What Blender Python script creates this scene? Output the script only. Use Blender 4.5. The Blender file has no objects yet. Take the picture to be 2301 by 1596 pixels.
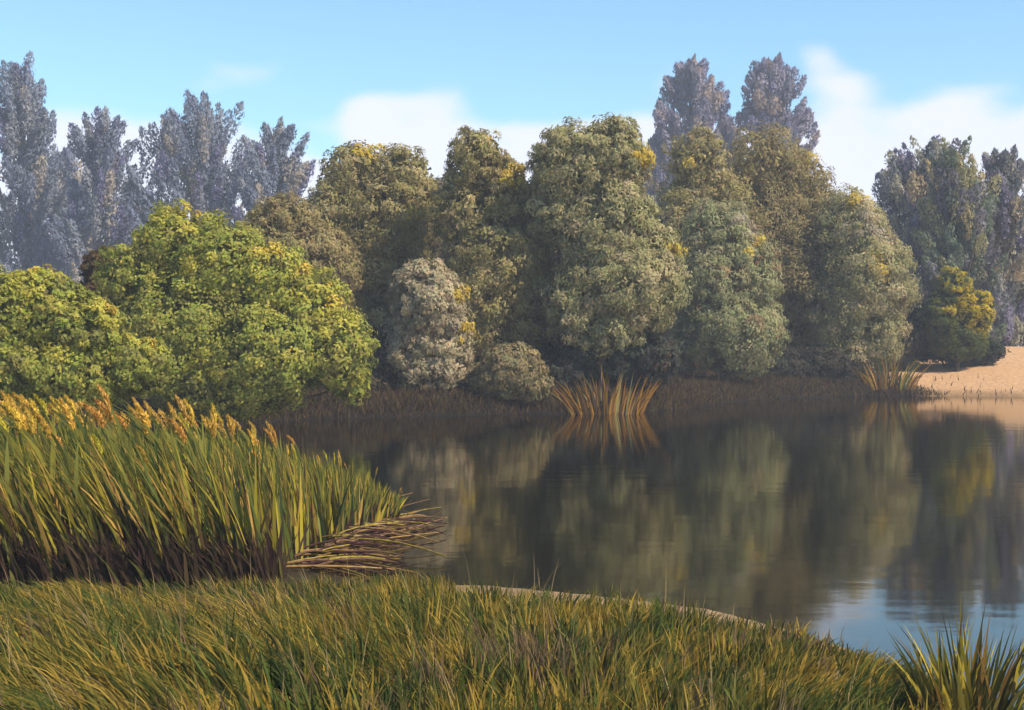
import bpy, math
import numpy as np
from mathutils import Vector

# ------------------------------------------------------------------ camera, sky, sun, exposure
sc = bpy.context.scene
F = 3161.0            # focal length in units of a picture 2301 wide
HOR = 779.0           # row of the horizon in that picture (1596 high)
EYE = 2.2             # eye height above the water (z = 0)
SUN_EL, SUN_AZ = math.radians(45), math.radians(124)   # azimuth clockwise from +Y (view direction): from the right, a little behind

cam_d = bpy.data.cameras.new('camera')
cam = bpy.data.objects.new('camera', cam_d)
sc.collection.objects.link(cam)
cam_d.sensor_width = 36.0
cam_d.lens = 36.0 * F / 2301.0
cam_d.clip_start = 0.1
cam_d.clip_end = 3000
cam.location = (0, 0, EYE)
cam.rotation_euler = (math.radians(90) - math.atan((798 - HOR) / F), 0, 0)
sc.camera = cam

world = bpy.data.worlds.new('World')
sc.world = world
world.use_nodes = True
nt = world.node_tree
nt.nodes.clear()
def N(tree, kind, **kw):
    n = tree.nodes.new(kind)
    for k, v in kw.items():
        setattr(n, k, v)
    return n
def L(tree, a, b):
    tree.links.new(a, b)
out = N(nt, 'ShaderNodeOutputWorld')
bg = N(nt, 'ShaderNodeBackground')
bg.inputs['Strength'].default_value = 0.112
sky = N(nt, 'ShaderNodeTexSky', sky_type='NISHITA')
sky.sun_disc = False
sky.sun_elevation = SUN_EL
sky.sun_rotation = SUN_AZ
sky.altitude = 200
sky.air_density = 1.0
sky.dust_density = 0.2
sky.ozone_density = 3.0
# soft cloud bank low over the horizon, all the way round
tc = N(nt, 'ShaderNodeTexCoord')
sep = N(nt, 'ShaderNodeSeparateXYZ')
L(nt, tc.outputs['Generated'], sep.inputs[0])
mp = N(nt, 'ShaderNodeMapping')
mp.inputs['Scale'].default_value = (1, 1, 1.9)
L(nt, tc.outputs['Generated'], mp.inputs[0])
def wnoise(scale, detail, off):
    m2 = N(nt, 'ShaderNodeVectorMath', operation='ADD')
    m2.inputs[1].default_value = off
    L(nt, mp.outputs[0], m2.inputs[0])
    n = N(nt, 'ShaderNodeTexNoise')
    n.inputs['Scale'].default_value = scale
    n.inputs['Detail'].default_value = detail
    n.inputs['Roughness'].default_value = 0.55
    L(nt, m2.outputs[0], n.inputs['Vector'])
    return n.outputs[0]
def M(tree, op, a, b=None, c=None, clamp=False):
    n = N(tree, 'ShaderNodeMath', operation=op)
    n.use_clamp = clamp
    for i, v in enumerate((a, b, c)):
        if v is None:
            continue
        if isinstance(v, (int, float)):
            n.inputs[i].default_value = v
        else:
            L(tree, v, n.inputs[i])
    return n.outputs[0]
big = wnoise(11.0, 1.0, (0.37, 0.11, 0.2))
fine = wnoise(30.0, 4.0, (3.1, 1.7, 0.4))
v = M(nt, 'ADD', M(nt, 'MULTIPLY', M(nt, 'SUBTRACT', big, 0.5), 2.6), M(nt, 'MULTIPLY', M(nt, 'SUBTRACT', fine, 0.5), 0.5))
v = M(nt, 'ADD', v, M(nt, 'MULTIPLY', M(nt, 'SUBTRACT', 0.164, sep.outputs[2]), 17.0))
mr = N(nt, 'ShaderNodeMapRange', interpolation_type='SMOOTHSTEP')
mr.inputs['From Min'].default_value = -0.20
mr.inputs['From Max'].default_value = 0.45
L(nt, v, mr.inputs['Value'])
tint = N(nt, 'ShaderNodeMix', data_type='RGBA', blend_type='MULTIPLY')
tint.inputs['Factor'].default_value = 1.0
tint.inputs['B'].default_value = (0.82, 1.03, 1.02, 1)
L(nt, sky.outputs[0], tint.inputs['A'])
mixc = N(nt, 'ShaderNodeMix', data_type='RGBA')
L(nt, M(nt, 'MULTIPLY', mr.outputs[0], 0.9), mixc.inputs['Factor'])
L(nt, tint.outputs['Result'], mixc.inputs['A'])
mixc.inputs['B'].default_value = (5.1, 5.1, 5.8, 1)
L(nt, mixc.outputs['Result'], bg.inputs['Color'])
L(nt, bg.outputs[0], out.inputs['Surface'])

sd = bpy.data.lights.new('sun', 'SUN')
sd.energy = 3.8
sd.angle = math.radians(0.6)
sd.color = (1.0, 0.91, 0.76)
sun = bpy.data.objects.new('sun', sd)
sc.collection.objects.link(sun)
to_sun = Vector((math.cos(SUN_EL) * math.sin(SUN_AZ), math.cos(SUN_EL) * math.cos(SUN_AZ), math.sin(SUN_EL)))
sun.rotation_euler = to_sun.to_track_quat('Z', 'Y').to_euler()
sun.location = to_sun * 60

vs = sc.view_settings
vs.view_transform = 'Standard'
vs.look = 'None'
vs.exposure = 0.90
vs.gamma = 1.0
vs.use_curve_mapping = False
cy = sc.cycles
cy.max_bounces = 6
cy.diffuse_bounces = 3
cy.glossy_bounces = 3
cy.transmission_bounces = 4
cy.volume_bounces = 0
cy.use_denoising = True
try:
    cy.denoiser = 'OPENIMAGEDENOISE'
except Exception:
    pass

# ------------------------------------------------------------------ helpers
rng = np.random.default_rng(11)
COL = sc.collection

def W(dx, dy, Y):
    """Point in the place at distance Y that is seen at (dx, dy) of the 2301 x 1596 picture."""
    return np.array(((dx - 1150.5) / F * Y, Y, EYE - (dy - HOR) / F * Y))

def lin(r, g, b):
    def f(c):
        c = c / 255.0
        return c / 12.92 if c <= 0.04045 else ((c + 0.055) / 1.055) ** 2.4
    return np.array((f(r), f(g), f(b)))

def mesh_np(name, verts, faces, cols=None, smooth=False):
    """faces: (n,k) int array, all polygons with k corners; cols: one linear colour per vertex."""
    me = bpy.data.meshes.new(name)
    verts = np.ascontiguousarray(verts, dtype=np.float32)
    faces = np.ascontiguousarray(faces, dtype=np.int32)
    n, k = faces.shape
    me.vertices.add(len(verts))
    me.vertices.foreach_set('co', verts.ravel())
    me.loops.add(n * k)
    me.loops.foreach_set('vertex_index', faces.ravel())
    me.polygons.add(n)
    me.polygons.foreach_set('loop_start', np.arange(0, n * k, k, dtype=np.int32))
    if smooth:
        me.polygons.foreach_set('use_smooth', np.ones(n, dtype=bool))
    me.update(calc_edges=True)
    if cols is not None:
        a = me.color_attributes.new('tone', 'FLOAT_COLOR', 'POINT')
        c = np.ones((len(verts), 4), dtype=np.float32)
        c[:, :3] = cols
        a.data.foreach_set('color', c.ravel())
    return me

def link(name, me, mat=None, parent=None):
    o = bpy.data.objects.new(name, me)
    COL.objects.link(o)
    if mat is not None and me is not None and not me.materials:
        me.materials.append(mat)
    if parent is not None:
        o.parent = parent
    return o

def tag(o, label=None, cat=None, group=None, kind=None):
    if label: o['label'] = label
    if cat: o['category'] = cat
    if group: o['group'] = group
    if kind: o['kind'] = kind
    return o

def empty(name, loc):
    o = bpy.data.objects.new(name, None)
    o.location = loc
    o.empty_display_size = 0.2
    COL.objects.link(o)
    return o

# ------------------------------------------------------------------ materials
def attr_material(name, translucent=0.3, rough=0.0, grain=0.0, gscale=8.0):
    m = bpy.data.materials.new(name)
    m.use_nodes = True
    t = m.node_tree
    t.nodes.clear()
    o = N(t, 'ShaderNodeOutputMaterial')
    at = N(t, 'ShaderNodeAttribute', attribute_name='tone')
    col = at.outputs['Color']
    if grain > 0:
        tcn = N(t, 'ShaderNodeTexCoord')
        nz = N(t, 'ShaderNodeTexNoise')
        nz.inputs['Scale'].default_value = gscale
        nz.inputs['Detail'].default_value = 5
        L(t, tcn.outputs['Object'], nz.inputs['Vector'])
        mul = N(t, 'ShaderNodeMix', data_type='RGBA', blend_type='MULTIPLY')
        mul.inputs['Factor'].default_value = 1.0
        rmp = N(t, 'ShaderNodeMapRange')
        rmp.inputs['To Min'].default_value = 1.0 - grain
        rmp.inputs['To Max'].default_value = 1.0 + grain
        rmp.inputs['From Min'].default_value = 0.3
        rmp.inputs['From Max'].default_value = 0.7
        L(t, nz.outputs[0], rmp.inputs['Value'])
        L(t, col, mul.inputs['A'])
        cmb = N(t, 'ShaderNodeCombineColor')
        for i in range(3):
            L(t, rmp.outputs[0], cmb.inputs[i])
        L(t, cmb.outputs[0], mul.inputs['B'])
        col = mul.outputs['Result']
    d = N(t, 'ShaderNodeBsdfDiffuse')
    L(t, col, d.inputs['Color'])
    sh = d.outputs[0]
    if translucent > 0:
        tr = N(t, 'ShaderNodeBsdfTranslucent')
        L(t, col, tr.inputs['Color'])
        mx = N(t, 'ShaderNodeMixShader')
        mx.inputs[0].default_value = translucent
        L(t, sh, mx.inputs[1]); L(t, tr.outputs[0], mx.inputs[2])
        sh = mx.outputs[0]
    L(t, sh, o.inputs['Surface'])
    return m

MAT_LEAF = attr_material('foliage', 0.42)
MAT_BLADE = attr_material('grass_blade', 0.38)
MAT_BARK = attr_material('bark', 0.0, grain=0.5, gscale=3.0)
MAT_PLUME = attr_material('seed_plume', 0.3)
MAT_STALK = attr_material('dry_stalk', 0.1, grain=0.35, gscale=14.0)
MAT_GROUND = attr_material('earth', 0.0, grain=0.30, gscale=7.0)

def water_material():
    m = bpy.data.materials.new('pond_water')
    m.use_nodes = True
    t = m.node_tree
    t.nodes.clear()
    o = N(t, 'ShaderNodeOutputMaterial')
    d = N(t, 'ShaderNodeBsdfDiffuse')
    d.inputs['Color'].default_value = (0.007, 0.006, 0.0035, 1)
    g = N(t, 'ShaderNodeBsdfGlossy')
    g.inputs['Color'].default_value = (0.95, 0.93, 0.88, 1)
    g.inputs['Roughness'].default_value = 0.06
    tcn = N(t, 'ShaderNodeTexCoord')
    mpn = N(t, 'ShaderNodeMapping')
    mpn.inputs['Scale'].default_value = (0.5, 0.9, 1)
    L(t, tcn.outputs['Object'], mpn.inputs[0])
    nz = N(t, 'ShaderNodeTexNoise')
    nz.inputs['Scale'].default_value = 1.6
    nz.inputs['Detail'].default_value = 3
    L(t, mpn.outputs[0], nz.inputs['Vector'])
    bp = N(t, 'ShaderNodeBump')
    bp.inputs['Strength'].default_value = 0.03
    bp.inputs['Distance'].default_value = 0.1
    L(t, nz.outputs[0], bp.inputs['Height'])
    L(t, bp.outputs[0], g.inputs['Normal'])
    fr = N(t, 'ShaderNodeFresnel')
    fr.inputs['IOR'].default_value = 1.75
    mx = N(t, 'ShaderNodeMixShader')
    L(t, fr.outputs[0], mx.inputs[0])
    L(t, d.outputs[0], mx.inputs[1]); L(t, g.outputs[0], mx.inputs[2])
    L(t, mx.outputs[0], o.inputs['Surface'])
    return m
MAT_WATER = water_material()

# ------------------------------------------------------------------ the ground and the pond
SHORE = np.array([(-16, 25), (-9, 22.5), (-5, 21.5), (-2.6, 20.2), (-1.55, 18.6), (-1.35, 17.4), (-1.6, 16.2), (-2.2, 15.1), (-2.05, 13.9),
                  (-1.2, 13.0), (-0.2, 12.95), (0.75, 12.45), (1.7, 11.75), (2.28, 10.7), (2.65, 9.7), (2.9, 8.8), (3.25, 7.8), (4.0, 6.3), (6, 4.5), (12, 2), (30, 0),
                  (70, 5), (75, 58), (40, 61.2), (22.5, 61), (18.6, 62.4), (14.6, 62), (11.5, 60), (8.5, 55), (6, 49.5), (4.2, 47), (2.6, 46),
                  (0.5, 45.6), (-2.5, 44.2), (-6.2, 42.2), (-9, 38.5), (-12, 33), (-16, 29)], dtype=float)

def shore_sd(x, y):
    """Signed distance to the shoreline: positive on land, negative in the pond."""
    x = np.asarray(x, float); y = np.asarray(y, float)
    best = np.full(x.shape, 1e9)
    inside = np.zeros(x.shape, bool)
    n = len(SHORE)
    for i in range(n):
        x1, y1 = SHORE[i]; x2, y2 = SHORE[(i + 1) % n]
        ex, ey = x2 - x1, y2 - y1
        t = np.clip(((x - x1) * ex + (y - y1) * ey) / (ex * ex + ey * ey), 0, 1)
        best = np.minimum(best, (x - x1 - t * ex) ** 2 + (y - y1 - t * ey) ** 2)
        if y1 != y2:
            c = ((y1 > y) != (y2 > y)) & (x < (x2 - x1) * (y - y1) / (y2 - y1) + x1)
            inside ^= c
    d = np.sqrt(best)
    return np.where(inside, -d, d)

def wob(x, y, f, s):
    return (np.sin(x * f * 1.0 + s) * np.cos(y * f * 1.13 + s * 2.1) + 0.6 * np.sin(x * f * 2.3 - y * f * 1.7 + s * 3.3)
            + 0.4 * np.cos(y * f * 3.9 + x * f * 2.9 + s)) / 2.0

def ground_z(x, y):
    x = np.asarray(x, float); y = np.asarray(y, float)
    s = shore_sd(x, y)
    s2 = np.minimum(s, np.where(x < -1.0, 12.7 - y, 99))
    near = 0.05 * np.clip(s / 0.4, 0, 1) + 0.30 * np.clip((s2 - 0.3) / 6.5, 0, 1)
    steep = np.clip((18.5 - x) / 3, 0, 1)                       # an earth bank on the left, a sand beach on the right
    far = steep * 0.55 * (1 - np.exp(-np.maximum(s, 0) / 0.5)) + np.clip(np.maximum(s, 0) * (0.135 - 0.06 * steep), 0, 2.2)
    w = np.clip((y - 26) / 6, 0, 1)
    land = near * (1 - w) + far * w
    land = land + (0.05 - 0.044 * w) * wob(x, y, 0.9, 1.0) * np.clip(s / 1.5, 0, 1)
    bed = -0.9 * (1 - np.exp(np.minimum(s, 0) / 2.5))
    return np.where(s > 0, land, bed)

def gz(x, y):
    return float(ground_z(np.array([x]), np.array([y]))[0])

def axis(parts):
    a = [np.arange(p0, p1, st) for p0, p1, st in parts]
    return np.unique(np.concatenate(a + [np.array([parts[-1][1]])]).round(4))
gx = axis([(-900, -120, 60), (-120, -30, 5), (-30, -7, 0.8), (-7, 7, 0.16), (7, 30, 0.6), (30, 120, 5), (120, 900, 60)])
gy = axis([(-300, -20, 40), (-20, 3, 1.5), (3, 24, 0.16), (24, 36, 0.7), (36, 80, 0.45), (80, 160, 4), (160, 1500, 90)])
GX, GY = np.meshgrid(gx, gy)
GZ = ground_z(GX, GY)
SD = shore_sd(GX, GY)
sand = np.array((0.46, 0.27, 0.14)); soil = np.array((0.055, 0.038, 0.024)); turf = np.array((0.085, 0.082, 0.028)); wetsand = np.array((0.24, 0.155, 0.085))
mud = np.array((0.05, 0.036, 0.022))
gc = np.zeros(GX.shape + (3,)) + soil
k = np.clip((GX - 17.9 + 0.8 * wob(GX, GY, 0.5, 2)) / 1.2, 0, 1)[..., None] * (GY > 30)[..., None]
dampk = np.clip(1.3 - SD / 1.6 + 0.3 * wob(GX, GY, 0.8, 1), 0, 1)[..., None]
gc = gc * (1 - k) + (sand * (1 - dampk) + np.array((0.25, 0.15, 0.075)) * dampk) * k
wetm = (np.clip(1.2 - SD / 0.7, 0, 1) * (GX < 18.2) * (GY > 26))[..., None]
gc = gc * (1 - wetm) + np.array((0.018, 0.014, 0.011)) * wetm
nearm = (GY < 26)[..., None] * 1.0
gn = turf * 0.8 + mud * 0.2
band = (np.clip(1.6 - np.abs(SD - 0.5) / 0.9, 0, 1) * np.clip((GX + 1.6) / 0.8, 0, 1))[..., None]
gn = gn * (1 - band) + wetsand * band
bedm = ((GX < -0.9) & (GY > 12.3))[..., None]
gn = np.where(bedm, mud, gn)
gc = gc * (1 - nearm) + gn * nearm
ny, nx = GX.shape
idx = np.arange(nx * ny).reshape(ny, nx)
gf = np.stack([idx[:-1, :-1], idx[:-1, 1:], idx[1:, 1:], idx[1:, :-1]], -1).reshape(-1, 4)
ground = link('ground', mesh_np('ground', np.stack([GX, GY, GZ], -1).reshape(-1, 3), gf, gc.reshape(-1, 3), smooth=True), MAT_GROUND)
tag(ground, 'earth bank, meadow soil and pale sand around the pond', 'ground', kind='structure')

wv = np.array([(-20, -2, 0), (80, -2, 0), (80, 66, 0), (-20, 66, 0)], float)
water = link('water', mesh_np('water', wv, np.array([[0, 1, 2, 3]])), MAT_WATER)
tag(water, 'still dark pond water mirroring the trees', 'water', kind='structure')

# ------------------------------------------------------------------ foliage
def unit(v):
    return v / np.maximum(np.linalg.norm(v, axis=-1, keepdims=True), 1e-9)

def leaf_quads(pos, nrm, axis_dir, length, width, cols, tri=False):
    """Diamond leaves: pos (n,3) centres, nrm facing, axis_dir long axis."""
    n = len(pos)
    a = unit(axis_dir - nrm * np.sum(axis_dir * nrm, -1, keepdims=True))
    b = np.cross(nrm, a)
    le = length[:, None] * 0.5; wi = width[:, None] * 0.5
    if tri:
        v = np.empty((n, 3, 3))
        v[:, 0] = pos - a * le + b * wi * 0.9
        v[:, 1] = pos - a * le * 0.6 - b * wi * 0.9
        v[:, 2] = pos + a * le
        return v.reshape(-1, 3), np.arange(n * 3).reshape(n, 3), np.repeat(cols, 3, axis=0)
    fold = nrm * wi * 0.35
    v = np.empty((n, 4, 3))
    v[:, 0] = pos - a * le
    v[:, 1] = pos + b * wi + a * le * 0.1 - fold
    v[:, 2] = pos + a * le
    v[:, 3] = pos - b * wi + a * le * 0.1 - fold
    f = np.arange(n * 4).reshape(n, 4)
    return v.reshape(-1, 3), f, np.repeat(cols, 4, axis=0)

def pick(pal, n):
    c = np.array([p[1] for p in pal]); w = np.array([p[0] for p in pal], float)
    i = rng.choice(len(pal), n, p=w / w.sum())
    return c[i]

def clump_crown(lobes, n_leaves, ll, lw, pal, droop=0.5, clump=0.19, patches=(), per=110, tri=True):
    """lobes: list of (centre, radii).  Clumps of leaves are set over each lobe, leaves over each clump."""
    C = np.array([l[0] for l in lobes]); R = np.array([l[1] for l in lobes])
    area = (R[:, 0] * R[:, 2] + R[:, 1] * R[:, 2] + R[:, 0] * R[:, 1])
    share = area / area.sum()
    cc, cr, cd = [], [], []
    for c, r, s in zip(C, R, share):
        m = int(max(10, per * len(lobes) * s * 1.6))
        d = unit(rng.normal(size=(m, 3)))
        p = c + d * r * rng.uniform(0.70, 0.97, (m, 1))
        q = np.array([np.min(np.linalg.norm((pp - C) / R, axis=1)) for pp in p])
        ok = q > 0.55
        p, d = p[ok], d[ok]
        rr = clump * np.mean(r) * rng.uniform(0.7, 1.35, len(p))
        cc.append(p); cr.append(rr); cd.append(unit(d / r))
    cc = np.concatenate(cc); cr = np.concatenate(cr); cd = np.concatenate(cd)
    m = len(cc)
    ccol = (pick(pal, m) * 0.6 + 0.4 * np.average([p[1] for p in pal], axis=0, weights=[p[0] for p in pal])) * rng.uniform(0.85, 1.15, (m, 1))
    for (pc, pr, pcol) in patches:
        dd = np.linalg.norm((cc - pc)[:, [0, 2]], axis=1)
        hit = (dd < pr) & (cd[:, 1] < 0.3) & (rng.uniform(size=m) < 0.7)
        ccol[hit] = pcol * rng.uniform(0.85, 1.15, (hit.sum(), 1))
    w = cr ** 2
    ci = rng.choice(m, n_leaves, p=w / w.sum())
    d = unit(rng.normal(size=(n_leaves, 3)) + cd[ci] * 0.8)
    rad = cr[ci] * rng.uniform(0.35, 1.12, n_leaves) ** 0.6 * np.where(rng.uniform(size=m) < 0.12, 1.45, 1.0)[ci]
    pos = cc[ci] + d * rad[:, None] * np.array((1, 1, 0.85))
    nrm = unit(d * 0.6 + cd[ci] * 0.8 + rng.normal(size=(n_leaves, 3)) * 0.42)
    ax = rng.normal(size=(n_leaves, 3)) + np.array((0, 0, -1.0)) * droop * 2 + d * 0.5
    length = ll * rng.uniform(0.6, 1.35, n_leaves); width = lw * rng.uniform(0.7, 1.3, n_leaves)
    cols = ccol[ci] * rng.uniform(0.82, 1.18, (n_leaves, 1)) * (1 + rng.normal(size=(n_leaves, 3)) * 0.06)
    # fill inside the crown
    ni = n_leaves // 6
    li = rng.choice(len(lobes), ni, p=share)
    d2 = unit(rng.normal(size=(ni, 3)))
    pos2 = C[li] + d2 * R[li] * rng.uniform(0.3, 0.85, (ni, 1))
    cols2 = pick(pal, ni) * rng.uniform(0.7, 1.1, (ni, 1))
    P = np.concatenate([pos, pos2]); Nn = np.concatenate([nrm, unit(d2 + rng.normal(size=(ni, 3)) * 0.6)])
    A = np.concatenate([ax, rng.normal(size=(ni, 3)) + np.array((0, 0, -1.0))])
    Le = np.concatenate([length, np.full(ni, ll * 2.0)]); Wi = np.concatenate([width, np.full(ni, lw * 2.4)])
    Cc = np.clip(np.concatenate([cols, cols2]), 0.004, 0.8)
    return leaf_quads(P, Nn, A, Le, Wi, Cc, tri)

def tube(pts, rads, sides=7):
    pts = np.asarray(pts, float); rads = np.asarray(rads, float)
    n = len(pts)
    t = np.gradient(pts, axis=0); t = unit(t)
    ref = np.where(np.abs(t[:, 2:3]) > 0.9, np.array([[1.0, 0, 0]]), np.array([[0, 0, 1.0]]))
    u = unit(np.cross(t, ref)); w_ = np.cross(t, u)
    an = np.arange(sides) * 2 * math.pi / sides
    v = pts[:, None] + rads[:, None, None] * (np.cos(an)[None, :, None] * u[:, None] + np.sin(an)[None, :, None] * w_[:, None])
    v = v.reshape(-1, 3)
    f = []
    for i in range(n - 1):
        for j in range(sides):
            j2 = (j + 1) % sides
            f.append((i * sides + j, i * sides + j2, (i + 1) * sides + j2, (i + 1) * sides + j))
    return v, np.array(f)

def merge(parts):
    vs_, fs, cs, o = [], [], [], 0
    for p in parts:
        vs_.append(p[0]); fs.append(p[1] + o); o += len(p[0])
        if len(p) > 2: cs.append(p[2])
    return np.concatenate(vs_), np.concatenate(fs), (np.concatenate(cs) if cs else None)

BARK = np.array((0.10, 0.075, 0.055))
def woody(base, targets, r0, col=BARK):
    """A tapered trunk from base with limbs reaching to the targets."""
    T = np.array(targets)
    top = T[np.argmax(T[:, 2])]
    parts = []
    h = top - base
    ts = np.linspace(0, 1, 7)
    mid = base + h * np.array((0.35, 0.35, 0.5)) + rng.normal(size=3) * np.array((0.15, 0.15, 0))
    trunk = np.array([(1 - t) ** 2 * base + 2 * t * (1 - t) * mid + t * t * top for t in ts])
    trunk[0, 2] -= 0.25
    v, f = tube(trunk, r0 * (1 - 0.85 * ts) * np.array([1.35] + [1] * 6), 8)
    parts.append((v, f, np.tile(col, (len(v), 1))))
    for q in T:
        if np.allclose(q, top):
            continue
        a = rng.uniform(0.1, 0.4)
        s = (1 - a) ** 2 * base + 2 * a * (1 - a) * mid + a * a * top
        m = (s + q) / 2 + np.array((0, 0, -0.08 * np.linalg.norm(q - s)))
        tt = np.linspace(0, 1, 5)
        c = np.array([(1 - t) ** 2 * s + 2 * t * (1 - t) * m + t * t * q for t in tt])
        v, f = tube(c, r0 * 0.5 * (1 - 0.8 * tt), 6)
        parts.append((v, f, np.tile(col, (len(v), 1))))
    return merge(parts)

def set_on(obj, base, v):
    return v - base

def tree(name, label, cat, Y, lobes, n, pal, ll=0.155, lw=0.085, droop=0.5, clump=0.19, depth=0.9, patches=(), group=None, r0=None, base_dx=None, per=110, stagger=0.25, tri=True):
    """A broad-leaved tree or bush; lobes (dx, dy, rx, ry) give its rounded masses as seen, at distance Y."""
    WL = []
    for i, (dx, dy, rx, ry) in enumerate(lobes):
        kx = Y / F
        c = W(dx, dy, Y) + np.array((0, rng.uniform(-stagger, stagger) * rx * kx, 0))
        WL.append((c, np.array((rx * kx, (rx * 0.6 + ry * 0.4) * kx * depth, ry * kx))))
    cen = np.mean([l[0] for l in WL], axis=0)
    bx = cen[0] if base_dx is None else (base_dx - 1150.5) / F * Y
    base = np.array((bx, Y, gz(bx, Y)))
    root = empty(name, base)
    tag(root, label, cat, group)
    PT = [(W(px, py, Y), pr * Y / F, np.array(pc)) for px, py, pr, pc in patches]
    v, f, c = clump_crown(WL, n if not tri else int(n * 1.6), ll, lw, pal, droop, clump, PT, per, tri)
    K = 3 if tri else 4
    keep_z = ground_z(v[::K, 0], v[::K, 1])
    low = v.reshape(-1, K, 3)[:, :, 2].min(1) > np.maximum(keep_z, 0) + 0.03
    v = v.reshape(-1, K, 3)[low].reshape(-1, 3); c = c.reshape(-1, K, 3)[low].reshape(-1, 3)
    f = np.arange(len(v)).reshape(-1, K)
    link('crown', mesh_np('crown', v - base, f, c), MAT_LEAF, root)
    tg = [l[0] for l in WL]
    H = max(t[2] for t in tg) - base[2]
    v, f, c = woody(base, tg, r0 or max(0.06, H * 0.028))
    link('trunk', mesh_np('trunk', v - base, f, c, smooth=True), MAT_BARK, root)
    return root

def plume_tree(name, label, Y, peak, top, bottom, half, n, pal, tuft=60, cat='tree', group=None, lean=0.0, peaks=None, sharp=0.45, fat=0.24):
    """A tall slender tree: feathery tufts that reach up and out from the stem, row above row."""
    kx = Y / F
    peaks = peaks or [(peak, top)]
    bx = (peak - 1150.5) * kx
    base = np.array((bx, Y, gz(bx, Y)))
    root = empty(name, base)
    tag(root, label, cat, group)
    n = int(n * 1.45); half = half * 1.12
    S, D, Ln, Rd, Cc = [], [], [], [], []
    limbs = [W(peaks[0][0], peaks[0][1] + 25, Y)]
    for (pk, tp) in peaks:
        hh = bottom - tp
        m = int(hh / 8.5 * (half / 75.0) / len(peaks) ** 0.5 * (60 / tuft) ** 1.2)
        for i in range(m):
            t = (i + rng.uniform(0, 1)) / m                       # 0 at the top
            hw = half * min(1.0, (0.10 + 1.12 * t ** sharp)) 
            yy = tp + 0.78 * tuft + t * hh
            for _ in range(2):
                an = rng.uniform(0, 2 * math.pi)
                rr = rng.uniform(0.2, 1.0)
                px = pk + (peak - pk) * t * 0.5 + math.cos(an) * hw * rr
                c = W(px, yy, Y) + np.array((0, math.sin(an) * hw * rr * kx, 0))
                out_ = np.array((math.cos(an) * rr * (0.5 + 0.3 * t) + lean, math.sin(an) * rr * 0.5, 1.0))
                S.append(c); D.append(unit(out_)); Ln.append(tuft * rng.uniform(0.8, 1.6) * kx); Rd.append(tuft * fat * rng.uniform(0.7, 1.3) * kx)
                if rng.uniform() < 0.06: limbs.append(c)
    S = np.array(S); D = np.array(D); Ln = np.array(Ln); Rd = np.array(Rd)
    m = len(S)
    tc_ = pick(pal, m) * rng.uniform(0.8, 1.2, (m, 1))
    w = Ln * Rd
    ci = rng.choice(m, n, p=w / w.sum())
    t = rng.uniform(-0.5, 0.62, n)
    prof = np.sqrt(np.clip(1 - (t / 0.62) ** 2, 0.03, 1))
    d = unit(rng.normal(size=(n, 3)))
    d = unit(d - D[ci] * np.sum(d * D[ci], -1, keepdims=True))
    pos = S[ci] + D[ci] * (t * Ln[ci])[:, None] + d * (Rd[ci] * prof * rng.uniform(0.3, 1.05, n))[:, None]
    nrm = unit(d + D[ci] * 0.3 + rng.normal(size=(n, 3)) * 0.45)
    ax = D[ci] * 2.2 + d * 0.9 + rng.normal(size=(n, 3)) * 0.5
    ll = 9.5 * kx; lw = 5.6 * kx
    cols = np.clip(tc_[ci] * rng.uniform(0.85, 1.15, (n, 1)), 0.004, 0.8)
    v, f, c = leaf_quads(pos, nrm, ax, ll * rng.uniform(0.6, 1.4, n), lw * rng.uniform(0.7, 1.3, n), cols, True)
    link('crown', mesh_np('crown', v - base, f, c), MAT_LEAF, root)
    v, f, c = woody(base, limbs[:14], max(0.12, (limbs[0][2] - base[2]) * 0.016))
    link('trunk', mesh_np('trunk', v - base, f, c, smooth=True), MAT_BARK, root)
    return root

# leaf colours (albedo, some with sunlight or haze painted in)
OLIVE = [(4, (0.325, 0.274, 0.099)), (3, (0.435, 0.348, 0.152)), (2, (0.233, 0.206, 0.073)), (1, (0.527, 0.406, 0.208)), (0.5, (0.263, 0.180, 0.087))]
SILVER = [(3, (0.413, 0.358, 0.170)), (3, (0.334, 0.301, 0.131)), (1.5, (0.548, 0.424, 0.244)), (1, (0.233, 0.236, 0.098))]
DARKOL = [(3, (0.291, 0.237, 0.093)), (3, (0.360, 0.281, 0.123)), (1, (0.232, 0.153, 0.078)), (1, (0.442, 0.340, 0.159))]
TEAL = [(3, (0.320, 0.320, 0.149)), (2, (0.422, 0.377, 0.200)), (1, (0.239, 0.233, 0.105)), (0.6, (0.320, 0.146, 0.087))]
GREEN = [(4, (0.350, 0.350, 0.062)), (3, (0.255, 0.279, 0.051)), (2, (0.474, 0.404, 0.085)), (1.2, (0.209, 0.179, 0.061))]
HAZE_BLUE = [(4, (0.238, 0.258, 0.309)), (3, (0.183, 0.193, 0.260)), (2, (0.294, 0.288, 0.300)), (1, (0.429, 0.354, 0.279)), (1, (0.190, 0.170, 0.279))]  # bluish distance haze painted into the leaves of the far poplars
HAZE_MAUVE = [(3, (0.242, 0.216, 0.310)), (2, (0.308, 0.270, 0.322)), (1.2, (0.396, 0.302, 0.253)), (1, (0.198, 0.194, 0.253))]  # violet distance haze painted into the leaves of the farthest tops
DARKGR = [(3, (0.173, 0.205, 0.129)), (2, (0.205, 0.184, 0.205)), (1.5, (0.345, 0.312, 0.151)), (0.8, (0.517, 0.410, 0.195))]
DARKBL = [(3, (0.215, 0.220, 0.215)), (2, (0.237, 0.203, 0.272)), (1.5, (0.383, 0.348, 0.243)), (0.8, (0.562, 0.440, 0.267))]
SUNLIT_YEL = (0.58, 0.42, 0.07)  # painted sunlight: yellow clumps set where the sun catches a crown
PALE = (0.42, 0.35, 0.24)
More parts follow.
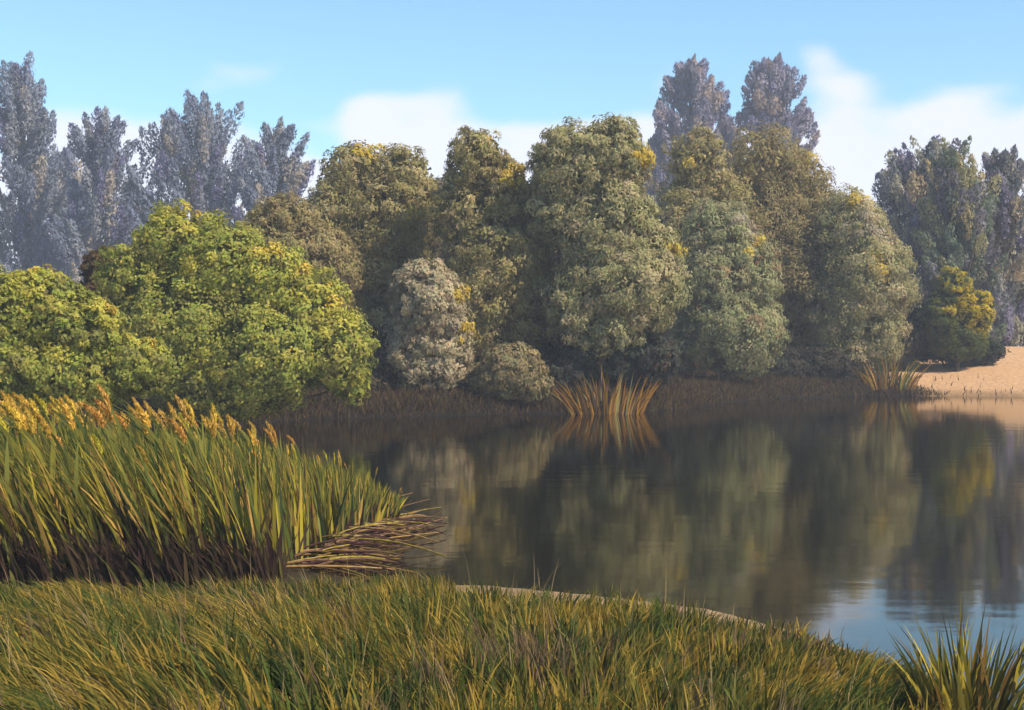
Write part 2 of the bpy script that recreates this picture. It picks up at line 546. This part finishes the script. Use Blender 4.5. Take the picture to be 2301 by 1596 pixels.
SUNLIT_LIME = (0.44, 0.39, 0.065)  # softer painted sunlight on the tops and slopes of the green bushes
RUST = (0.20, 0.10, 0.04)

# --- far trees behind; most leaf colours have grey-blue distance haze painted in
FG = 'slender trees far behind the pond'
plume_tree('poplar_tree', 'tallest grey-blue poplar, at the picture edge behind the green bushes', 135, 55, 125, 660, 108, 26000, HAZE_BLUE, group=FG)
plume_tree('poplar_tree', 'small grey-blue poplar between the tallest poplar and the broad one', 128, 222, 240, 660, 100, 22000, HAZE_BLUE, group=FG)
plume_tree('poplar_tree', 'broad grey-blue poplar rising above the big green bush', 132, 460, 200, 640, 140, 30000, HAZE_BLUE, group=FG, peaks=[(468, 200), (400, 240)])
plume_tree('poplar_tree', 'grey-blue poplar with ochre branches beside the olive willows', 126, 616, 262, 620, 92, 18000, HAZE_BLUE, group=FG)
plume_tree('poplar_tree', 'low dark blue poplar filling the gap behind the small green bush', 150, 150, 330, 690, 90, 14000, HAZE_BLUE, group=FG)
plume_tree('poplar_tree', 'low dusky poplar in the gap below the broad grey-blue one', 150, 330, 410, 690, 90, 13000, HAZE_BLUE, group=FG)
plume_tree('poplar_tree', 'mauve poplar top above the willows, first of the pair', 160, 1552, 130, 520, 98, 30000, HAZE_MAUVE, group=FG, tuft=32, fat=0.42)
plume_tree('poplar_tree', 'mauve and tan poplar top above the willows, second of the pair', 158, 1735, 125, 520, 96, 30000, HAZE_MAUVE, group=FG, tuft=32, fat=0.42)
plume_tree('poplar_tree', 'low mauve poplar in the notch between the two tall tops', 165, 1632, 245, 520, 44, 8000, HAZE_MAUVE, group=FG, tuft=32, fat=0.42)
plume_tree('poplar_tree', 'low mauve poplar peeping out beside the tallest willow', 165, 1478, 288, 520, 42, 8000, HAZE_MAUVE, group=FG, tuft=32, fat=0.42)
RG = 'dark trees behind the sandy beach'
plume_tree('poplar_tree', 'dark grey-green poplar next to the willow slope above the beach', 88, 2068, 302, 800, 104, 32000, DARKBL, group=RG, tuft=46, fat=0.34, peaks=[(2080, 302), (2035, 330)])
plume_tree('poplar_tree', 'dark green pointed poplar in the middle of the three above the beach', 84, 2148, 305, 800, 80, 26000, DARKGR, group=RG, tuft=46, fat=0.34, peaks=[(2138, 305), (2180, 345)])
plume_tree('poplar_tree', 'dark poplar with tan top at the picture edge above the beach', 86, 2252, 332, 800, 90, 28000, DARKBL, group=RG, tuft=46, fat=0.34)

# --- willows on the far bank
WG = 'olive willows along the far bank'
tree('willow_tree', 'dark brown-green tree half hidden behind the big green bush', 'tree', 50, [(640, 520, 95, 82), (700, 610, 110, 120), (590, 570, 70, 90), (660, 730, 120, 120)], 26000, DARKOL, group=WG)
tree('willow_tree', 'ochre-olive willow at the end of the row beside the grey-blue poplars', 'tree', 53,
     [(800, 398, 92, 84), (905, 400, 76, 74), (760, 490, 85, 85), (880, 500, 105, 110), (930, 470, 58, 100), (830, 620, 130, 110), (850, 760, 140, 120)], 42000, OLIVE, group=WG,
     patches=[(825, 335, 34, SUNLIT_YEL), (935, 480, 26, SUNLIT_YEL)])
tree('willow_tree', 'olive willow with a stepped top, left of the tallest willow', 'tree', 50,
     [(1075, 372, 72, 82), (1135, 440, 66, 90), (1035, 480, 72, 90), (1120, 590, 115, 120), (1060, 690, 105, 120), (1180, 690, 78, 115), (1110, 820, 130, 70)], 46000, OLIVE, group=WG,
     patches=[(1110, 320, 28, SUNLIT_YEL), (1160, 400, 26, SUNLIT_YEL)])
tree('willow_tree', 'tallest olive willow with a wide rounded top and bulging foot', 'tree', 48.5,
     [(1290, 372, 100, 100), (1380, 360, 82, 98), (1250, 460, 72, 100), (1370, 520, 112, 130), (1395, 640, 132, 120), (1300, 690, 85, 95), (1462, 600, 70, 105), (1350, 745, 110, 65)], 54000, SILVER, group=WG,
     patches=[(1440, 365, 26, SUNLIT_YEL), (1500, 570, 22, SUNLIT_YEL), (1340, 275, 14, (0.2, 0.19, 0.05))])
tree('willow_tree', 'small grey-olive willow squeezed below the pair of mauve tops', 'tree', 64, [(1565, 365, 78, 78), (1600, 460, 90, 95), (1540, 520, 90, 130), (1560, 680, 110, 130)], 26000, OLIVE, group=WG,
     patches=[(1540, 390, 20, SUNLIT_YEL)])
tree('willow_tree', 'large dark olive willow sloping down towards the beach', 'tree', 67,
     [(1715, 372, 92, 90), (1800, 420, 82, 90), (1700, 500, 120, 120), (1845, 510, 88, 100), (1790, 620, 120, 130), (1790, 750, 120, 100), (1690, 680, 110, 130)], 44000, DARKOL, group=WG,
     patches=[(1815, 370, 18, SUNLIT_YEL)])
tree('willow_tree', 'pale-topped olive willow last in the row before the beach', 'tree', 65,
     [(1910, 520, 80, 95), (1950, 630, 102, 115), (1890, 700, 90, 110), (1965, 740, 70, 95), (1900, 800, 80, 60)], 36000, SILVER, group=WG,
     patches=[(1920, 470, 30, SUNLIT_YEL), (1950, 605, 26, SUNLIT_YEL), (1920, 525, 40, PALE)])
tree('willow_tree', 'pale egg-shaped willow standing in front of the dark olive one', 'tree', 59,
     [(1615, 540, 86, 88), (1678, 620, 74, 110), (1600, 650, 82, 110), (1650, 745, 110, 95), (1565, 770, 74, 70), (1680, 790, 62, 62)], 38000, TEAL, group=WG,
     patches=[(1690, 560, 26, SUNLIT_YEL), (1670, 510, 30, PALE)])

# --- shrubs at the foot of the willows
tree('shrub', 'pale beige egg-shaped shrub beside the big green bush', 'shrub', 46.5, [(960, 676, 82, 88), (993, 760, 72, 88), (930, 770, 66, 88), (970, 832, 86, 52)], 20000, [(3, (0.47, 0.38, 0.23)), (2, (0.37, 0.31, 0.175)), (1, (0.54, 0.42, 0.27))],
     patches=[(1035, 670, 22, SUNLIT_YEL), (1040, 750, 22, SUNLIT_YEL)], group='shrubs at the foot of the willows')
tree('shrub', 'low brownish shrub between the pale shrub and the orange reed tuft', 'shrub', 46, [(1150, 835, 72, 62), (1195, 865, 48, 42), (1105, 860, 50, 45)], 12000, [(3, (0.29, 0.225, 0.105)), (2, (0.22, 0.195, 0.10)), (1, (0.40, 0.28, 0.13))],
     group='shrubs at the foot of the willows')
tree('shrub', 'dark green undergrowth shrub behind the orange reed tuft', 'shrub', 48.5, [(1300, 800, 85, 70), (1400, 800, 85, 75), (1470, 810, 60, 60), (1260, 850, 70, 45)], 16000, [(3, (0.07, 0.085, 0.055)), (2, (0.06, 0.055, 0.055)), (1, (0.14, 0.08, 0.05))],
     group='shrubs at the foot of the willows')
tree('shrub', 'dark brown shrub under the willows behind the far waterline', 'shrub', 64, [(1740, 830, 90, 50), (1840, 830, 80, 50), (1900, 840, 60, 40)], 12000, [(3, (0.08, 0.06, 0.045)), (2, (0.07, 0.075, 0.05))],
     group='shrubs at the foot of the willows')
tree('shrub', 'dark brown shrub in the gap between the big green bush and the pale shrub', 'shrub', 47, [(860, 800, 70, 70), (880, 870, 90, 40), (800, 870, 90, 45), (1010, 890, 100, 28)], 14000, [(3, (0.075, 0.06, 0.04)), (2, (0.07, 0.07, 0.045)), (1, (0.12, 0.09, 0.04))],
     group='shrubs at the foot of the willows')

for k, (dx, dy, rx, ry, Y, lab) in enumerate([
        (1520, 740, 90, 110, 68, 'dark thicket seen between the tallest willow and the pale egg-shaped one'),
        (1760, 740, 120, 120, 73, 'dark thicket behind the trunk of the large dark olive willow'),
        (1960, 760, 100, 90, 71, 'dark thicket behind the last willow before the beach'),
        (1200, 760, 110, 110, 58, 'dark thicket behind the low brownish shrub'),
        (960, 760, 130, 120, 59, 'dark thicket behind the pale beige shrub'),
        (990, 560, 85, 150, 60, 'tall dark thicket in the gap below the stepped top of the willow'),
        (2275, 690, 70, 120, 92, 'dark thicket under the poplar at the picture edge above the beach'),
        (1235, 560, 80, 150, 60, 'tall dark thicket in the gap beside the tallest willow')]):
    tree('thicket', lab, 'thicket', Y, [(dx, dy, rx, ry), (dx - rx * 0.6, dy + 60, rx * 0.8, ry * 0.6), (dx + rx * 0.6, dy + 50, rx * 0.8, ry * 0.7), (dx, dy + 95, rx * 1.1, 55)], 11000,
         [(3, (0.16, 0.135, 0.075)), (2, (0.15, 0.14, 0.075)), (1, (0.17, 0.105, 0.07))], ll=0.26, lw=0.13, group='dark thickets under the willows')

# --- green bushes on the near side of the far bank
BG = 'bright green bushes behind the reeds'
tree('bush', 'big bright green bush with yellow sunlight painted on its slope behind the reeds', 'bush', 37,
     [(400, 555, 105, 98), (300, 625, 85, 85), (500, 600, 115, 105), (600, 640, 100, 105), (690, 700, 95, 105), (420, 740, 150, 140), (600, 790, 150, 120), (755, 790, 88, 105), (500, 860, 170, 80), (270, 780, 110, 120), (790, 860, 50, 55)],
     95000, GREEN, ll=0.115, lw=0.062, tri=False, droop=0.15, group=BG,
     patches=[(430, 485, 60, SUNLIT_LIME), (610, 580, 55, SUNLIT_LIME), (700, 640, 55, SUNLIT_LIME), (760, 720, 45, SUNLIT_LIME), (330, 510, 36, SUNLIT_LIME), (470, 600, 34, SUNLIT_LIME), (430, 478, 30, SUNLIT_YEL), (612, 575, 22, SUNLIT_YEL), (692, 605, 22, SUNLIT_YEL), (742, 672, 26, SUNLIT_YEL), (480, 820, 30, SUNLIT_LIME), (800, 870, 30, SUNLIT_LIME)])
tree('bush', 'small green bush at the picture edge in front of the big one', 'bush', 30,
     [(95, 695, 95, 95), (15, 710, 90, 105), (195, 760, 95, 95), (300, 820, 82, 75), (150, 840, 160, 80), (30, 830, 110, 90)],
     56000, GREEN, ll=0.105, lw=0.056, tri=False, droop=0.15, group=BG,
     patches=[(90, 610, 60, SUNLIT_LIME), (260, 700, 45, SUNLIT_LIME), (330, 765, 45, SUNLIT_LIME), (90, 603, 26, SUNLIT_YEL), (265, 695, 20, SUNLIT_YEL), (330, 755, 22, SUNLIT_YEL), (150, 780, 30, SUNLIT_LIME)])
tree('shrub', 'rust-brown shrub on the shoulder between the two green bushes', 'shrub', 40, [(235, 610, 50, 52), (240, 690, 70, 75)], 9000, [(3, (0.16, 0.09, 0.04)), (2, (0.12, 0.10, 0.04))])

# --- bushes on the beach
tree('bush', 'yellow-flowering bush in front of the dark trees above the beach', 'bush', 69, [(2140, 650, 42, 48), (2185, 700, 44, 55), (2120, 720, 50, 60), (2160, 765, 66, 45)], 16000, [(3, (0.10, 0.12, 0.04)), (2, (0.16, 0.16, 0.04))],
     droop=0.1, patches=[(2145, 625, 34, (0.5, 0.38, 0.03)), (2180, 680, 40, (0.55, 0.40, 0.03)), (2195, 720, 36, (0.5, 0.38, 0.03)), (2140, 690, 30, (0.45, 0.34, 0.03))])
tree('shrub', 'low dark green scrub lying along the top of the sandy beach', 'shrub', 70.5, [(2090, 765, 55, 45), (2150, 795, 60, 28), (2215, 790, 45, 30), (2060, 740, 40, 60)], 12000, [(3, (0.05, 0.06, 0.04)), (2, (0.065, 0.05, 0.05)), (1, (0.07, 0.10, 0.05))], droop=0.1)

# ------------------------------------------------------------------ blades: grass, sedge, reeds
def blades(base, h, w, lean, yaw, cols, seg=3, power=1.7, tipcols=None):
    """Curved tapering blades. base (n,3), lean (n,2) horizontal reach as a share of h."""
    n = len(base)
    ts = np.linspace(0, 1, seg + 1)
    side = np.stack([np.cos(yaw), np.sin(yaw), np.zeros(n)], -1)
    V = np.empty((n, seg + 1, 2, 3)); Cc = np.empty((n, seg + 1, 2, 3))
    rl = np.linalg.norm(lean, axis=1)
    for i, t in enumerate(ts):
        c = base + np.stack([lean[:, 0] * h * t ** power, lean[:, 1] * h * t ** power, h * (t - 0.32 * rl * t ** 2.5)], -1)
        ww = w * (0.75 + 0.35 * math.sin(math.pi * min(1, t * 1.1))) * (1 - t ** 2.2) + 0.0006
        V[:, i, 0] = c - side * (ww / 2)[:, None]
        V[:, i, 1] = c + side * (ww / 2)[:, None]
        cc = cols if tipcols is None else cols * (1 - t) + tipcols * t
        Cc[:, i, 0] = cc; Cc[:, i, 1] = cc
    o = np.arange(n)[:, None] * (seg + 1) * 2
    f = np.stack([np.stack([o[:, 0] + i * 2, o[:, 0] + i * 2 + 1, o[:, 0] + i * 2 + 3, o[:, 0] + i * 2 + 2], -1) for i in range(seg)], 1).reshape(-1, 4)
    return V.reshape(-1, 3), f, Cc.reshape(-1, 3)

GOLD = np.array((0.31, 0.20, 0.035)); OLG = np.array((0.155, 0.135, 0.028)); GRN = np.array((0.085, 0.105, 0.022)); DGR = np.array((0.045, 0.062, 0.020)); PINK = np.array((0.18, 0.115, 0.06))

def grass_field():
    """Tussocks of blades; the blades of one tussock share their colour and their bend."""
    nt_ = 11500
    y = np.sqrt(rng.uniform(4.6 ** 2, 14.3 ** 2, nt_)); x = rng.uniform(-0.46, 0.46, nt_) * y
    pa = wob(x, y * 0.8, 2.6, 0.7) + 0.6 * wob(x, y, 6.1, 3.0)
    pb = wob(x, y * 0.8, 1.7, 4.4) + 0.5 * wob(x, y, 5.0, 1.2)
    u = pa + rng.normal(size=nt_) * 0.50
    u2 = pb + rng.normal(size=nt_) * 0.35
    tcol = np.where((u > 0.30)[:, None], GOLD, np.where((u > -0.20)[:, None], OLG, np.where((u > -0.80)[:, None], GRN, DGR)))
    tcol = np.where((u2 > 0.72)[:, None], PINK, tcol)
    tcol = tcol * rng.uniform(0.75, 1.3, (nt_, 1))
    side = np.clip((x / y) * 3.4, -1, 1)
    tl = np.stack([side * 0.55 - 0.10 + rng.normal(size=nt_) * 0.25 + 0.25 * wob(x, y, 1.5, 5.0), rng.normal(size=nt_) * 0.2 - 0.05], -1)
    th = rng.uniform(0.45, 1.4, nt_)
    nb = rng.integers(6, 16, nt_)
    ti = np.repeat(np.arange(nt_), nb)
    n = len(ti)
    x = x[ti] + rng.normal(size=n) * 0.045; y = y[ti] + rng.normal(size=n) * 0.045
    s = shore_sd(x, y)
    s2 = np.minimum(s, np.where(x < -1.0, 12.6 - y, 99))
    mid = np.clip((x + 1.2) / 1.0, 0, 1) * np.clip((2.5 - x) / 2.4, 0, 1)                      # bare sand in the middle of the shore
    ok = (s > 0.10 + 1.35 * mid + 0.10 * wob(x, y, 4, 1)) & ~((y > 12.25 + 0.15 * wob(x, y, 3, 2)) & (x < -1.2))
    x, y, s2, ti = x[ok], y[ok], s2[ok], ti[ok]
    n = len(x)
    col = tcol[ti] * rng.uniform(0.72, 1.28, (n, 1))
    odd = rng.uniform(size=n) < 0.12
    col[odd] = pick([(1, tuple(GOLD * 1.25)), (1, tuple(GRN)), (1, tuple(DGR))], int(odd.sum()))
    h = rng.uniform(0.13, 0.33, n) * th[ti] * np.clip(0.42 + s2 * 0.20, 0.42, 1.2)
    w = rng.uniform(0.009, 0.020, n)
    lean = tl[ti] + rng.normal(size=(n, 2)) * 0.14
    yaw = rng.normal(size=n) * 0.7
    z = ground_z(x, y) - 0.01
    dry = rng.uniform(size=n) < 0.012                                     # dry stems standing above the rest
    h[dry] = h[dry] * 1.5 + 0.08; w[dry] = 0.006; lean[dry] *= 0.6
    col[dry] = np.array((0.36, 0.25, 0.11)) * rng.uniform(0.7, 1.2, (int(dry.sum()), 1))
    v, f, c = blades(np.stack([x, y, z], -1), np.clip(h, 0.06, 0.55), w, lean, yaw, col)
    g = link('grass', mesh_np('grass', v, f, c), MAT_BLADE)
    tag(g, 'golden and green meadow grass leaning over the near bank', 'grass', kind='stuff')
grass_field()

def bank_sedge():
    n = 40000
    i = rng.integers(23, len(SHORE) - 3, n); t = rng.uniform(0, 1, n)
    a = SHORE[i]; b = SHORE[i + 1]
    p = a + (b - a) * t[:, None] + rng.normal(size=(n, 2)) * np.array((0.5, 1.1)) + np.stack([np.zeros(n), np.where(rng.uniform(size=n) < 0.3, rng.uniform(0, 9, n), 0)], -1)
    s = shore_sd(p[:, 0], p[:, 1])
    ok = (s > -0.05) & (s < 9) & ((p[:, 0] < 18.3 + rng.normal(size=n) * 0.6) | (rng.uniform(size=n) < 0.02)) & (p[:, 0] > -14)
    x, y = p[ok, 0], p[ok, 1]
    n = len(x)
    pal = [(3, (0.085, 0.055, 0.03)), (2, (0.08, 0.062, 0.024)), (2, (0.06, 0.035, 0.03)), (1, (0.14, 0.085, 0.03))]
    col = pick(pal, n) * rng.uniform(0.7, 1.25, (n, 1))
    h = rng.uniform(0.15, 0.42, n)
    lean = rng.normal(size=(n, 2)) * 0.35
    v, f, c = blades(np.stack([x, y, ground_z(x, y) - 0.02], -1), h, rng.uniform(0.025, 0.05, n), lean, rng.normal(size=n) * 0.7, col)
    g = link('sedge', mesh_np('sedge', v, f, c), MAT_BLADE)
    tag(g, 'dry brown sedge along the far waterline', 'sedge', kind='stuff')
bank_sedge()

# --- the reed bed on the left
def bed_height(x, y):
    """Tall over most of the bed, stepping down towards its tip at the water."""
    d = 1150.5 + F * x / y
    top = np.interp(d, [0, 400, 560, 650, 750, 830, 900, 960], [922, 928, 948, 978, 1020, 1062, 1110, 1150])
    return np.clip(EYE - (top - HOR) / F * y, 0.3, 1.9)
def bed_points(n):
    x = rng.uniform(-9.5, -1.25, n); y = rng.uniform(12.3, 21, n)
    right = np.interp(y, [12.2, 14.2, 15.5, 17.2, 18.5, 20, 21], [-2.2, -2.15, -1.95, -1.42, -1.5, -2.4, -3.2])
    ok = (x < right) & (x / y > -0.43)
    return x[ok], y[ok]
def bed_lean(x):
    return np.interp(x, [-9, -3, -2.2, -1.7, -1.3], [-0.42, -0.36, -0.20, 0.08, 0.42])

def reed_mass():
    x, y = bed_points(26000)
    n = len(x)
    H = bed_height(x, y) * 0.96 * rng.uniform(0.55, 1.0, n)
    pal = [(2.6, (0.105, 0.125, 0.030)), (2.6, (0.18, 0.175, 0.035)), (3.6, (0.38, 0.29, 0.035)), (2.0, (0.42, 0.25, 0.06)), (1.2, (0.045, 0.06, 0.025)), (1.0, (0.12, 0.07, 0.03))]
    col = pick(pal, n) * rng.uniform(0.75, 1.25, (n, 1))
    lean = np.stack([bed_lean(x) + rng.normal(size=n) * 0.13, rng.normal(size=n) * 0.12], -1)
    z = ground_z(x, y)
    A = blades(np.stack([x, y, np.maximum(z, -0.05)], -1), H, rng.uniform(0.016, 0.040, n), lean, rng.normal(size=n) * 0.6, col, seg=4, power=1.4)
    # last year's dead stems standing low between them
    x, y = bed_points(15000)
    n = len(x)
    col = pick([(3, (0.06, 0.038, 0.025)), (2, (0.085, 0.055, 0.03)), (1, (0.07, 0.035, 0.035))], n) * rng.uniform(0.75, 1.25, (n, 1))
    z = ground_z(x, y)
    B = blades(np.stack([x, y, np.maximum(z, -0.05)], -1), bed_height(x, y) * rng.uniform(0.22, 0.62, n), rng.uniform(0.022, 0.05, n),
               np.stack([bed_lean(x) + rng.normal(size=n) * 0.2, rng.normal(size=n) * 0.15], -1), rng.normal(size=n) * 0.6, col, seg=3, power=1.3)
    n = 5000
    x = rng.uniform(-6.2, -2.1, n); y = 12.22 + np.abs(rng.normal(size=n)) * 0.5
    z = ground_z(x, y)
    col = pick([(3, (0.055, 0.034, 0.024)), (2, (0.085, 0.055, 0.03)), (1, (0.065, 0.03, 0.03)), (0.6, (0.13, 0.12, 0.03))], n) * rng.uniform(0.75, 1.25, (n, 1))
    Fd = blades(np.stack([x, y, np.maximum(z, -0.05)], -1), rng.uniform(0.25, 0.62, n), rng.uniform(0.02, 0.045, n),
                np.stack([-0.3 + rng.normal(size=n) * 0.2, rng.normal(size=n) * 0.15], -1), rng.normal(size=n) * 0.6, col, seg=3, power=1.3)
    v, f, c = merge([A, B, Fd])
    g = link('reeds', mesh_np('reeds', v, f, c), MAT_BLADE)
    tag(g, 'dense mass of leaning green reeds with dead brown feet', 'reeds', kind='stuff')
reed_mass()

def plume_mesh(col):
    """A soft drooping seed plume about 0.3 m long, made of many short bristles round an axis."""
    n = 230
    rng_b = rng.uniform(0.04, 0.16)
    t = rng.uniform(0, 1, n)
    an = rng.uniform(0, 2 * math.pi, n)
    prof = np.sin(np.pi * np.clip(t * 0.92 + 0.08, 0, 1)) ** 0.8
    d = np.stack([np.cos(an), np.sin(an), np.zeros(n)], -1)
    pos = np.stack([-rng_b * t ** 2, np.zeros(n), 0.24 * t], -1) + d * (0.036 * prof * rng.uniform(0.2, 1, n))[:, None]
    ax = d * 0.6 + np.array((0, 0, 1.0))
    cols = np.array(col) * rng.uniform(0.7, 1.3, (n, 1))
    return leaf_quads(pos, unit(d + rng.normal(size=(n, 3)) * 0.4), ax, rng.uniform(0.035, 0.075, n), rng.uniform(0.010, 0.020, n), cols)

def reed_prototype(kind):
    """Meshes of one reed of unit height 1.7 m leaning -x: stem, leaves, plume."""
    H = 1.6
    t = np.linspace(0, 1, 7)
    ln = -0.26
    pts = np.stack([ln * H * t ** 1.5, np.zeros(7), H * (t - 0.05 * t ** 2)], -1)
    green = {'orange': (0.19, 0.18, 0.04), 'yellow': (0.28, 0.24, 0.04), 'bare': (0.07, 0.09, 0.025)}[kind]
    v, f = tube(pts, 0.011 * (1 - 0.6 * t), 5)
    ms = {'stem': mesh_np('stem', v, f, np.tile(np.array(green) * 0.9, (len(v), 1)), smooth=True), 'leaves': [], 'plume': None}
    for k in range(5):
        a = 0.12 + 0.16 * k + rng.uniform(-0.04, 0.04)
        b = np.array((ln * H * a ** 1.5, 0, H * (a - 0.05 * a * a)))
        s = -1 if k % 2 == 0 else 1
        hh = rng.uniform(0.5, 0.85)
        lean = np.array([[(ln + s * 0.25) + rng.uniform(-0.1, 0.1), rng.uniform(-0.3, 0.3)]])
        col = np.array([green]) * rng.uniform(0.75, 1.35)
        v, f, c = blades(b[None], np.array([hh]), np.array([rng.uniform(0.022, 0.036)]), lean, np.array([rng.uniform(-0.5, 0.5)]), col, seg=4, power=1.6)
        ms['leaves'].append(mesh_np('leaf', v, f, c))
    if kind != 'bare':
        pc = {'orange': (0.60, 0.31, 0.075), 'yellow': (0.60, 0.42, 0.06)}[kind]
        v, f, c = plume_mesh(np.array(pc) * rng.uniform(0.75, 1.1) * np.array((1, rng.uniform(0.9, 1.2), rng.uniform(0.7, 1.2))))
        ms['plume'] = (mesh_np('plume', v, f, c), pts[-1])
    return ms
PROTO = {k: [reed_prototype(k) for _ in range(7)] for k in ('orange', 'yellow', 'bare')}
RL = {'orange': ('green reed topped with an orange seed plume in the reed bed', 'reeds with orange plumes'),
      'yellow': ('yellow-green reed topped with a yellow seed plume in the reed bed', 'reeds with yellow plumes'),
      'bare': ('dark green leaning reed without a plume in the reed bed', 'reeds without plumes')}
def place_reed(kind, x, y, H):
    p = PROTO[kind][rng.integers(0, 7)]
    z = max(gz(x, y), -0.05)
    r = empty('reed', (x, y, z))
    ln = float(bed_lean(np.array([x]))[0]) + rng.normal() * 0.05
    s = H / 1.6
    mir = -1 if ln > 0.03 else 1
    r.scale = (s * mir * max(0.25, abs(ln) / 0.26), s, s)
    r.rotation_euler = (0, 0, rng.uniform(-0.25, 0.25))
    tag(r, RL[kind][0], 'reed', RL[kind][1])
    link('stem', p['stem'], MAT_BLADE, r)
    for m in p['leaves']:
        link('leaf', m, MAT_BLADE, r)
    if p['plume']:
        o = link('plume', p['plume'][0], MAT_PLUME, r)
        o.location = p['plume'][1]
for i in range(220):
    kind = ('orange', 'orange', 'yellow', 'bare')[i % 4]
    while True:
        x, y = bed_points(40)
        if len(x) == 0: continue
        j = rng.integers(0, len(x))
        if x[j] / y[j] > -0.385 and rng.uniform() < 1.6 - (y[j] - 13.3) / 5: break
    place_reed(kind, float(x[j]), float(y[j]), float(bed_height(x[j], y[j])) * (rng.uniform(0.86, 1.00) if i % 5 else rng.uniform(0.6, 0.85)))

# --- fan-shaped tufts, every blade a part
def tuft(label, Y, dx, dy, spread, length, width, cols, n, fan, group, curve=1.25):
    b = W(dx, dy, Y)
    b[2] = max(gz(b[0], b[1]), -0.03)
    r = empty('reed_tuft', b)
    tag(r, label, 'reeds', group)
    for i in range(n):
        u = -1 + 2 * (i + rng.uniform(0.1, 0.9)) / n
        off = np.array([[u * spread * 0.45, rng.uniform(-1, 1) * spread * 0.3, -0.02]])
        h = length * rng.uniform(0.45, 1.0) * (1 - 0.22 * abs(u))
        lean = np.array([[u * fan + rng.normal() * 0.15, rng.uniform(-0.35, 0.25)]])
        col = pick(cols, 1) * rng.uniform(0.8, 1.2)
        v, f, c = blades(off, np.array([h]), np.array([width * rng.uniform(0.7, 1.3)]), lean, np.array([rng.uniform(-0.6, 0.6)]), col, seg=5, power=curve)
        link('blade', mesh_np('blade', v, f, c), MAT_BLADE, r)
    return r
ORG = [(4, (0.38, 0.18, 0.025)), (2, (0.22, 0.10, 0.025)), (1, (0.34, 0.28, 0.10)), (2.2, (0.11, 0.06, 0.035))]
tuft('orange dry reed tuft fanning out at the middle of the far waterline', 45.9, 1362, 926, 2.8, 1.9, 0.05, ORG, 95, 0.62, 'fan-shaped reed tufts')
tuft('orange and green reed tuft where the willows meet the sandy beach', 62.9, 2000, 886, 2.2, 2.15, 0.06, ORG + [(2, (0.10, 0.13, 0.05)), (1, (0.4, 0.28, 0.04))], 70, 0.65, 'fan-shaped reed tufts')
IRIS = [(3, (0.18, 0.15, 0.035)), (3.2, (0.48, 0.35, 0.045)), (3, (0.07, 0.068, 0.02)), (1, (0.05, 0.04, 0.02)), (1, (0.22, 0.12, 0.03))]
tuft('big yellow-green reed tuft at the bottom corner of the near bank', 8.0, 2172, 1585, 0.50, 0.78, 0.020, IRIS, 150, 0.42, 'fan-shaped reed tufts', 1.35)

# --- fallen dry reed stalks at the tip of the reed bed
FALL = [(3, (0.25, 0.145, 0.055)), (2, (0.06, 0.026, 0.026)), (2, (0.14, 0.078, 0.04)), (1, (0.31, 0.23, 0.045))]
FN = {0: ('tan', 'tan stalks'), 1: ('dark maroon', 'maroon stalks'), 2: ('brown', 'brown stalks'), 3: ('yellow', 'yellow stalks')}
def fallen_stalks():
    n = 100
    for i in range(n):
        q = i / (n - 1)
        dx0 = 630 + 210 * q + rng.uniform(-30, 70); dy0 = 1294 - 112 * q + rng.uniform(-14, 14)
        ln = rng.uniform(110, 340) * (1 - 0.25 * q)
        an = rng.normal() * 0.13 + 0.05 + 0.14 * q
        dx1 = min(dx0 + ln, 1005 - 190 * rng.uniform() ** 1.5); dy1 = dy0 - (dx1 - dx0) * math.tan(an)
        Y0 = EYE * F / (dy0 - HOR); Y1 = EYE * F / (dy1 - HOR)
        a = W(dx0, dy0, Y0); b = W(dx1, dy1, Y1)
        lift = 0.03 + 0.14 * rng.uniform() * (1 - abs(2 * q - 1))
        a[2] = max(gz(a[0], a[1]), 0) + 0.02 + lift; b[2] = 0.012 + lift * 0.5
        t = np.linspace(0, 1, 6)
        mid = (a + b) / 2 + np.array((rng.normal() * 0.05, rng.normal() * 0.28, 0.14 * rng.uniform()))
        pts = np.array([(1 - s) ** 2 * a + 2 * s * (1 - s) * mid + s * s * b for s in t])
        k = rng.choice(4, p=[0.32, 0.26, 0.30, 0.12])
        col = np.array(FALL[k][1]) * rng.uniform(0.8, 1.2)
        v, f = tube(pts, rng.uniform(0.006, 0.017) * (1 - 0.55 * t), 5)
        o = link('fallen_reed_stalk', mesh_np('fallen_reed_stalk', v - a, f, np.tile(col, (len(v), 1)), smooth=True), MAT_STALK)
        o.location = a
        tag(o, FN[k][0] + ' dry reed stalk lying in the heap at the tip of the reed bed', 'reed stalk', 'fallen ' + FN[k][1])
fallen_stalks()

# ------------------------------------------------------------------ haze in the air
def haze():
    x0, x1, y0, y1, z0, z1 = -150.0, 150.0, -30.0, 230.0, -2.0, 42.0
    v = np.array([(x0, y0, z0), (x1, y0, z0), (x1, y1, z0), (x0, y1, z0), (x0, y0, z1), (x1, y0, z1), (x1, y1, z1), (x0, y1, z1)])
    f = np.array([(0, 3, 2, 1), (4, 5, 6, 7), (0, 1, 5, 4), (1, 2, 6, 5), (2, 3, 7, 6), (3, 0, 4, 7)])
    m = bpy.data.materials.new('haze_air')
    m.use_nodes = True
    t = m.node_tree
    t.nodes.clear()
    o = N(t, 'ShaderNodeOutputMaterial')
    pv = N(t, 'ShaderNodeVolumePrincipled')
    pv.inputs['Color'].default_value = (0.86, 0.90, 1.0, 1)
    pv.inputs['Density'].default_value = 0.0012
    L(t, pv.outputs[0], o.inputs['Volume'])
    h = link('haze', mesh_np('haze', v, f), m)
    tag(h, 'thin pale blue haze over the whole pond', 'haze', kind='stuff')
haze()
